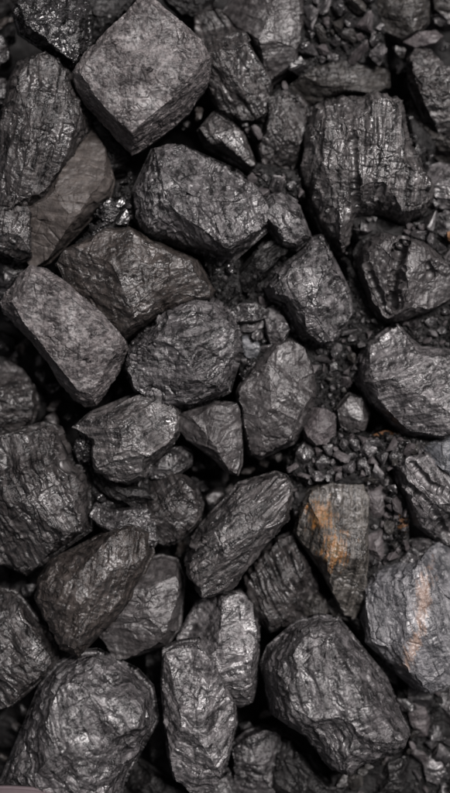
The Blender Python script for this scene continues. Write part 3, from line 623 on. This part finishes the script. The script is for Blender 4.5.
L('long dark bar shaped lump lying level above the two lobed lump', -40,
  '294,84 314,68 340,61 370,61 386,70 387,85 371,94 342,94 320,102 302,108 292,98', '308,86,14 332,74,16 366,74,16 374,82,12 338,84,15', depth=50, mat='olive', ang=4, tilt=20, strata=1.0, chip=0.5)
L('dark olive round lump at the top edge near the right corner', -42,
  '374,8 382,-14 424,-14 430,4 429,20 420,32 401,40 385,31', '390,4,14 412,4,15 416,18,12 400,28,10', depth=50, mat='olive', chip=0.3, strata=0.3)
L('thin flat grey chip under the dark olive round lump', -40, '404,41 419,32 435,29 443,36 435,44 416,48', '418,39,5 432,36,5', depth=25, mat='mauve', chip=0.4)
L('dim lump in the top right corner of the pile', -48, '428,-14 464,-14 464,16 446,18 434,12', '446,0,8', depth=45, mat='olive')
L('grey chip below the top right corner lump', -44, '434,14 450,12 464,16 464,26 446,28 436,22', '448,20,5', depth=30, mat='grey')
L('speckled grey lump leaning on the upper right edge', -34,
  '410,58 420,45 431,48 446,66 464,82 464,142 446,138 434,128 421,108 411,84', '420,64,14 436,78,17 452,98,17 448,122,13 430,100,14', depth=55, mat='dark', chip=1.0, csize=9)
L('dark brown stone under the speckled lump on the upper right edge', -46, '412,100 430,118 446,136 464,140 464,168 440,166 424,150 410,130', '432,136,10 450,152,10', depth=45, mat='olive')
L('pale smooth lump on the right edge beside the two lobed lump', -28, '426,168 440,163 464,166 464,208 440,208 430,192', '440,178,10 454,184,11 446,198,9', depth=45, mat='pale', chip=0.4)
L('grey lump on the right edge just above the cleft lump', -32, '432,216 446,208 464,208 464,246 448,244 436,234', '446,220,9 456,234,8', depth=45, mat='grey', chip=0.8)
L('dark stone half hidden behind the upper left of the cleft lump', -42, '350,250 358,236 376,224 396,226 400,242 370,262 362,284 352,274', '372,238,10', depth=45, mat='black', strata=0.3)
L('small twisted shiny ridge between the tall lump and the long brown lump', -2,
  '62,258 72,247 86,236 98,226 108,220 114,226 112,234 98,244 82,254 70,264', '76,252,8 94,238,9 106,228,8', depth=40, mat='gloss', chip=1.2, csize=8)
L('little glossy knob beside the smooth brown end of the tall lump', -6, '96,204 108,198 118,200 121,212 114,224 102,222 94,214', '106,208,8 112,214,8', depth=40, mat='gloss', chip=1.2, csize=7)
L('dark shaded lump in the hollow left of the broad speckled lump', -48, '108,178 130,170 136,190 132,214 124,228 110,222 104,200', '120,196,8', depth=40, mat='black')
L('grey lump wedged under the lower end of the pitted wedge', -20, '150,466 164,452 180,446 192,452 190,466 176,476 160,480 148,478', '166,464,8 178,458,8', depth=40, mat='grey', chip=0.8)
L('trapezoid mauve grey nugget at the head of the crumbs', -10,
  '302,418 311,409 327,410 335,416 335,435 327,445 315,446 305,437', '311,418,8 326,417,9 326,434,8 314,438,6', depth=26, mat='mauve', cat='coal nugget', name='coal_nugget', chip=0.7, fine=1.0, strata=0.6)
L('smooth dark mauve nugget beside the black side of the right edge lump', -24,
  '336,410 349,394 363,398 370,414 364,430 351,434 339,427', '347,408,9 360,410,9 354,424,8', depth=30, mat='smooth', strata=0.2, cat='coal nugget', name='coal_nugget', chip=0.6, fine=0.8)
L('wedge shaped nugget tucked under the smooth grey lump near the crumbs', -16,
  '292,466 296,450 305,440 317,448 311,461 301,473', '302,450,7 306,458,6', depth=26, mat='grey', cat='coal nugget', name='coal_nugget', chip=0.5)
L('upright rectangular dark nugget right of the rust stained lump', -20,
  '367,486 379,482 386,488 386,516 378,522 367,519', '373,490,7 381,494,7 380,512,7 372,512,6', depth=26, mat='mauve', chip=0.3, cat='coal nugget', name='coal_nugget', fine=0.7)
L('narrow grey nugget leaning against the layered lump on the right', -22,
  '386,492 393,486 401,496 403,512 398,520 389,516', '394,496,6 397,510,6', depth=24, mat='grey', cat='coal nugget', name='coal_nugget', chip=0.6)
L('round pinkish nugget in the column right of the rust stained lump', -20,
  '365,536 372,528 383,530 389,541 387,554 378,562 368,556', '373,537,7 382,543,7 376,553,6', depth=24, mat='mauve', cat='coal nugget', name='coal_nugget', chip=0.7, csize=6)
L('thin upright grey sliver beside the orange chip', -22, '392,536 399,531 404,545 404,566 399,582 393,574 391,556', '398,545,5 399,562,5', depth=24, mat='grey', cat='coal nugget', name='coal_nugget')
L('small orange chip in the gap left of the layered right edge lump', -20,
  '398,514 405,509 409,520 407,532 401,536 397,526', '403,518,4 404,527,4', depth=18, mat='ochre', cat='stone chip', name='stone_chip', chip=0.4)
L('thin orange brown flake under the rough right edge lump', -26, '370,436 386,430 400,434 398,441 384,444 372,443', '386,437,3', depth=14, mat='ochre', cat='stone chip', name='stone_chip', chip=0.3)
L('tiny orange chip on the right edge beside the cleft lump', -14, '447,232 452,230 456,236 453,243 448,240', '', depth=12, mat='ochre', cat='stone chip', name='stone_chip', chip=0.3)
L('pale wedge shaped sliver pointing down between the flat plates and smooth lump', -14,
  '264,312 274,306 284,318 290,330 282,342 278,354 272,348 266,332', '274,318,8 281,328,7 275,338,6', depth=30, mat='pale', cat='coal nugget', name='coal_nugget', chip=0.4)
L('upper flat plate of coal right of the striped middle lump', -8,
  '228,314 240,304 254,302 268,310 266,318 252,322 238,322', '242,311,6 256,310,6', depth=22, mat='grey', cat='coal nugget', name='coal_nugget', chip=0.5, ang=-5, strata=1)
L('lower flat plate of coal right of the striped middle lump', -16,
  '232,326 246,321 264,320 262,328 250,333 236,332', '246,326,5', depth=18, mat='pale', cat='coal nugget', name='coal_nugget', chip=0.5)
L('little upright nugget left of the pale wedge shaped sliver', -20, '240,338 247,332 252,342 258,338 262,348 256,360 246,358 240,350', '247,342,6 254,350,6', depth=22, mat='blue', cat='coal nugget', name='coal_nugget', chip=0.8, csize=6)
L('rounded nugget below the little upright one beside the smooth grey lump', -20, '242,362 250,358 258,362 258,370 251,375 244,372', '250,365,5', depth=20, mat='pale', cat='coal nugget', name='coal_nugget')
L('long purple grey nugget low in the lower right corner', -36, '405,700 414,695 424,704 430,722 428,734 418,735 409,722', '414,706,6 421,722,6', depth=26, mat='mauve', cat='coal nugget', name='coal_nugget', chip=0.3)
L('tall dim nugget on the right edge in the lower corner', -38, '438,694 450,690 464,694 464,740 450,738 440,724', '450,706,7 454,728,6', depth=28, mat='grey', cat='coal nugget', name='coal_nugget')
L('bright cornered nugget near the bottom right corner', -34, '422,762 431,754 442,758 446,772 438,784 426,780', '431,764,7 438,770,6', depth=24, mat='pale', cat='coal nugget', name='coal_nugget', chip=0.5)
L('dark lump at the bottom edge right of the big pitted lump', -40, '362,772 384,762 404,752 416,764 412,790 400,806 360,806', '380,778,9 400,772,9 390,794,8', depth=40, mat='black', chip=1.0, csize=8)
L('dark streaked stone at the left of the streaked lump low on the right', -34, '340,600 352,590 366,596 382,640 400,668 396,684 380,676 362,650 346,622', '358,612,8 380,656,7', depth=40, mat='black', ang=-60, strata=1.0)
L('small brown lump between the grooved slab and the rust stained lump', -34, '298,604 312,592 326,598 330,612 318,622 304,620', '312,606,7', depth=30, mat='olive', cat='coal nugget', name='coal_nugget')
L('small brown lump at the tip of the rust stained lump', -34, '326,604 340,596 356,600 360,610 348,622 332,616', '342,608,6', depth=30, mat='olive', cat='coal nugget', name='coal_nugget')
print('LUMPS', len(ALLB), round(time.time() - T0, 1))

# ------------------------------------------------------------------ the lower layer seen dimly through the gaps
def blob_mesh(seed, size, mat, name, vox=0.8, **kw):
    rs = np.random.RandomState(seed)
    bm = bmesh.new()
    for k in range(13):
        v = rs.normal(size=3); v /= np.linalg.norm(v)
        v *= np.array((1, rs.uniform(0.6, 0.9), 0.6)) * size * 0.5 * rs.uniform(0.85, 1.08); bm.verts.new(v)
    r = bmesh.ops.convex_hull(bm, input=bm.verts)
    bmesh.ops.delete(bm, geom=[v for v in bm.verts if not v.link_faces], context='VERTS')
    me = densify(bm, vox, 1)
    roughen(me, seed, ang=rs.uniform(0, 180), **kw)
    me.name = name; me.materials.clear(); me.materials.append(M[mat])
    return me
allv = []; allf = []
for vv, ff in ALLB + [GZ['bvh']]:
    o0 = len(allv); allv += vv; allf += [[i + o0 for i in f] for f in ff]
BV = BVHTree.FromPolygons(allv, allf)
NB = len(allf) - len(GZ['bvh'][1])
rs = np.random.RandomState(21)
MARKS = [('squared block', 140, 65), ('slanted block', 65, 335), ('long brown lump', 140, 275), ('speckled lump', 200, 200), ('tall dark lump', 60, 120),
 ('glossy corner chunk', 50, 30), ('middle lump', 183, 355), ('left streaked lump', 38, 500), ('pitted wedge', 130, 435), ('flat dark plate', 212, 435), ('smooth grey lump', 276, 400),
 ('layered lump', 240, 535), ('brown wedge lump', 95, 590), ('big corner lump', 85, 735), ('bottle shaped lump', 198, 715), ('shouldered lump', 225, 650), ('big pitted lump', 335, 695),
 ('rust stained lump', 340, 545), ('orange streaked lump', 415, 620), ('right edge rough lump', 415, 385), ('cleft lump', 405, 278), ('two lobed lump', 365, 160), ('knobbly lump', 308, 290),
 ('scratched slab', 235, 65), ('bar shaped lump', 340, 80), ('crinkled chunk', 285, 135), ('dark olive stone', 402, 12), ('upper right speckled lump', 438, 95), ('grooved slab', 285, 580), ('dull brownish lump', 140, 610), ('lower left lump', 20, 650), ('left edge round lump', 10, 400)]
def between(x, y):
    m = sorted(MARKS, key=lambda k: math.hypot(k[1] - x, k[2] - y)); return 'the ' + m[0][0] + ' and the ' + m[1][0]
deep = [blob_mesh(300 + k, 66, 'black', 'buried_lump', 1.6, cuts=3, csize=16, chip=0.8) for k in range(5)]
for gy in range(17):
    for gx in range(10):
        x = 225 + (gx - 4.5 + (gy % 2) * 0.5 + rs.uniform(-.2, .2)) * 58; y = 396 + (gy - 8 + rs.uniform(-.2, .2)) * 54
        z = -84 + rs.uniform(-8, 8)
        if max(poly_sd(poly(zn[0]), np.array([x]), np.array([y]))[0] for zn in ZONES) > -22: continue
        vis = 0
        for _ in range(160):
            a = rs.uniform(0, 6.283); r = 30 * math.sqrt(rs.uniform()); p = wpos(x, y, z)
            tgt = Vector((p[0] + r * math.cos(a), p[1] + r * math.sin(a), z + 12)); dr = tgt - Vector((0, 0, DIST))
            vis += BV.ray_cast(Vector((0, 0, DIST)), dr.normalized(), dr.length)[0] is None
        if vis < 7 or not (-10 < x < 460 and -10 < y < 803): continue
        o = bpy.data.objects.new('buried_lump', deep[rs.randint(5)]); C.objects.link(o)
        p = wpos(x, y, z); o.location = [c * MM for c in p]; o.rotation_euler = (rs.uniform(-.3, .3), rs.uniform(-.3, .3), rs.uniform(0, 6.28))
        tag(o, 'black lump deep between ' + between(x, y), 'coal lump', 'buried lumps of the bottom layer')

# ------------------------------------------------------------------ shards wedged in the gaps
sh = [blob_mesh(700 + k, 24, ('dark', 'grain', 'gloss', 'brown')[k % 4], 'wedged_shard', 0.8, cuts=4, csize=8, chip=0.9, strata=0.6, big=0.3, fine=0.6) for k in range(8)]
cand = []
for _ in range(6000):
    x, y = rs.uniform(2, 448), rs.uniform(2, 791); zz = -52
    if max(poly_sd(poly(zn[0]), np.array([x]), np.array([y]))[0] for zn in ZONES) > -4: continue
    free = 0
    for a in range(7):
        r = 0 if a == 0 else 7; p = wpos(x + r * math.cos(a), y + r * math.sin(a), zz)
        tgt = Vector(p); dr = tgt - Vector((0, 0, DIST)); free += BV.ray_cast(Vector((0, 0, DIST)), dr.normalized(), dr.length)[0] is None
    if free < 4 or any(math.hypot(x - a, y - b) < 15 for a, b in cand): continue
    cand.append((x, y))
    o = bpy.data.objects.new('wedged_shard', sh[rs.randint(8)]); C.objects.link(o)
    p = wpos(x, y, zz + rs.uniform(-10, 6)); o.location = [c * MM for c in p]; f = rs.uniform(.7, 1.25); o.scale = (f, f * rs.uniform(.7, 1), f)
    o.rotation_euler = (rs.uniform(-.6, .6), rs.uniform(-.6, .6), rs.uniform(0, 6.28))
    tag(o, 'dark shard wedged between ' + between(x, y), 'coal shard', 'shards wedged in the gaps')
print('shards', len(cand))

# ------------------------------------------------------------------ crumbs
protos = {}
def proto(mat, k):
    if (mat, k) not in protos:
        rp = np.random.RandomState(500 + k * 17 + len(mat)); bm = bmesh.new()
        for _ in range(10):
            v = rp.normal(size=3); v /= np.linalg.norm(v); bm.verts.new(v * np.array((1, rp.uniform(.65, .95), .7)) * 6.2 * rp.uniform(.8, 1.1))
        bmesh.ops.convex_hull(bm, input=bm.verts)
        bmesh.ops.delete(bm, geom=[v for v in bm.verts if not v.link_faces], context='VERTS')
        bmesh.ops.bevel(bm, geom=list(bm.edges), offset=0.35, segments=1, affect='EDGES')
        bmesh.ops.triangulate(bm, faces=list(bm.faces))
        bmesh.ops.subdivide_edges(bm, edges=[e for e in bm.edges if e.calc_length() > 1.6], cuts=2, use_grid_fill=True)
        for v in bm.verts: v.co += Vector(rp.normal(size=3) * 0.13)
        me_ = bpy.data.meshes.new('coal_crumb'); bm.to_mesh(me_); bm.free()
        cc = np.array([v.co[:] for v in me_.vertices], np.float32)
        at_ = me_.attributes.new('grain', 'FLOAT_VECTOR', 'POINT'); at_.data.foreach_set('vector', (cc + k * 40).ravel())
        me_.vertices.foreach_set('co', (cc * MM).ravel()); me_.update(); me_.materials.append(M[mat])
        protos[(mat, k)] = me_
    return protos[(mat, k)]
for zi, (ps, zf, cnt, s0, s1, mats, lab, grp) in enumerate(ZONES):
    P = poly(ps); rs = np.random.RandomState(40 + zi); mats = mats.split(); done = []; made = []
    lo = P.min(0); hi = P.max(0)
    sizes = sorted([s0 + (s1 - s0) * rs.uniform() ** 1.9 for _ in range(cnt)], reverse=True)
    for sz in sizes:
        for _ in range(60):
            x, y = rs.uniform(lo[0], hi[0]), rs.uniform(lo[1], hi[1])
            if poly_sd(P, np.array([x]), np.array([y]))[0] < -1: continue
            if any(math.hypot(x - a, y - b) < 0.37 * (sz + c) for a, b, c in done): continue
            p = wpos(x, y, zf)
            hit = BV.ray_cast(Vector((p[0], p[1], 200)), Vector((0, 0, -1)))
            if hit[0] is None or hit[0].z > zf + 7: continue
            z = max(hit[0].z, zf - 6) + sz * 0.32
            done.append((x, y, sz))
            mat = mats[rs.randint(len(mats))]
            o = bpy.data.objects.new('coal_crumb', proto(mat, rs.randint(7))); C.objects.link(o)
            p = wpos(x, y, z); o.location = [c * MM for c in p]
            f = sz / 9.6; o.scale = (f * rs.uniform(.85, 1.25), f * rs.uniform(.8, 1.15), f * rs.uniform(.8, 1.2))
            o.rotation_euler = (rs.uniform(-.7, .7), rs.uniform(-.7, .7), rs.uniform(0, 6.28))
            tag(o, lab, 'coal crumb', grp); made.append((o, x, y, sz, mat))
            break
    inside = [m for m in made if 4 < m[1] < 446 and 4 < m[2] < 789]
    place = lab.split('crumb', 1)[1].strip()
    for rank in ('largest', 'second largest'):
        if len(inside) > 5: m = inside.pop(0); m[0]['label'] = rank + ' crumb ' + place
    for word, key in (('leftmost', lambda m: m[1]), ('rightmost', lambda m: -m[1]), ('topmost', lambda m: m[2]), ('lowest', lambda m: -m[2])):
        if len(inside) > 5: m = min(inside, key=key); inside.remove(m); m[0]['label'] = word + ' crumb ' + place

# grit: the uncountable small stuff of the crumb beds
rs = np.random.RandomState(77)
gv, gf, gg = [], [], []
oct_f = [(0, 2, 4), (2, 1, 4), (1, 3, 4), (3, 0, 4), (2, 0, 5), (1, 2, 5), (3, 1, 5), (0, 3, 5)]
for ps, zf, *_ in ZONES:
    P = poly(ps); lo = P.min(0) - 8; hi = P.max(0) + 8
    n = int((hi[0] - lo[0]) * (hi[1] - lo[1]) / 5.5)
    X = rs.uniform(lo[0], hi[0], n); Y = rs.uniform(lo[1], hi[1], n); S = poly_sd(P, X, Y)
    for x, y, sd in zip(X, Y, S):
        if sd < -7: continue
        p = wpos(x, y, zf); hit = BV.ray_cast(Vector((p[0], p[1], 200)), Vector((0, 0, -1)))
        if hit[0] is None or hit[0].z > zf + 6: continue
        r = 0.7 + 2.0 * rs.uniform() ** 2.5
        V = np.array([(1, 0, 0), (-1, 0, 0), (0, 1, 0), (0, -1, 0), (0, 0, 1), (0, 0, -1)], float) * rs.uniform(0.6, 1.25, (6, 1)) * r
        V += rs.uniform(-.25, .25, (6, 3)) * r
        E = np.array(Euler(tuple(rs.uniform(0, 6.28, 3))).to_matrix())
        V = V @ E.T + np.array((p[0], p[1], hit[0].z + r * 0.3))
        b = len(gv); gv += V.tolist(); gf += [[b + k for k in f] for f in oct_f]
for c, r in GRIT:
    V = np.array([(1, 0, 0), (-1, 0, 0), (0, 1, 0), (0, -1, 0), (0, 0, 1), (0, 0, -1)], float) * rs.uniform(0.6, 1.25, (6, 1)) * r
    E = np.array(Euler(tuple(rs.uniform(0, 6.28, 3))).to_matrix()); V = V @ E.T + c
    b = len(gv); gv += V.tolist(); gf += [[b + k for k in f] for f in oct_f]
me = bpy.data.meshes.new('grit'); me.from_pydata([[c * MM for c in v] for v in gv], [], gf); me.update()
at = me.attributes.new('grain', 'FLOAT_VECTOR', 'POINT'); at.data.foreach_set('vector', np.array(gv, np.float32).ravel())
me.materials.append(M['black'])
o = bpy.data.objects.new('coal_grit', me); C.objects.link(o); tag(o, 'fine black coal grit filling the crumb beds and dusting the lumps', 'grit', None, 'stuff')

# ------------------------------------------------------------------ the pale board whose edge shows at the bottom left
bm = bmesh.new()
pts = [(-60, 787.5), (10, 787), (34, 788.5), (47, 791), (58, 797), (60, 860), (-60, 860)]
tp = [bm.verts.new([c for c in wpos(x, y, 46)]) for x, y in pts]; bt = [bm.verts.new([v.co.x, v.co.y, 34]) for v in tp]
bm.faces.new(tp[::-1]); bm.faces.new(bt)
for i in range(len(tp)):
    j = (i + 1) % len(tp); bm.faces.new((tp[i], tp[j], bt[j], bt[i]))
bmesh.ops.recalc_face_normals(bm, faces=bm.faces)
bmesh.ops.bevel(bm, geom=list(bm.edges), offset=2.2, segments=3, affect='EDGES')
for v in bm.verts: v.co *= MM
me = bpy.data.meshes.new('board'); bm.to_mesh(me); bm.free()
for p in me.polygons: p.use_smooth = True
m = bpy.data.materials.new('pale_pink_board'); m.use_nodes = True; t = m.node_tree; b = t.nodes['Principled BSDF']
nz = t.nodes.new('ShaderNodeTexNoise'); nz.inputs['Scale'].default_value = 120; tc = t.nodes.new('ShaderNodeTexCoord'); t.links.new(tc.outputs['Object'], nz.inputs['Vector'])
mx = t.nodes.new('ShaderNodeMix'); mx.data_type = 'RGBA'; t.links.new(nz.outputs['Fac'], mx.inputs['Factor'])
mx.inputs['A'].default_value = (.035, .024, .027, 1); mx.inputs['B'].default_value = (.06, .043, .047, 1); t.links.new(mx.outputs['Result'], b.inputs['Base Color'])
b.inputs['Roughness'].default_value = 0.7; me.materials.append(m)
o = bpy.data.objects.new('board', me); C.objects.link(o); tag(o, 'pale pinkish board whose edge just shows at the bottom left corner', 'board')
same = {}
for o in bpy.data.objects:
    if o.get('group') in ('shards wedged in the gaps', 'buried lumps of the bottom layer'): same.setdefault(o['label'], []).append(o)
for lb, os_ in same.items():
    os_.sort(key=lambda o: -o.location.y); n = len(os_)
    words = {2: ['upper', 'lower'], 3: ['upper', 'middle', 'lower'], 4: ['topmost', 'second', 'third', 'lowest']}.get(n)
    if words:
        for o, wd in zip(os_, words): o['label'] = wd + ' ' + lb
print('DONE', len(bpy.data.objects), round(time.time() - T0, 1))
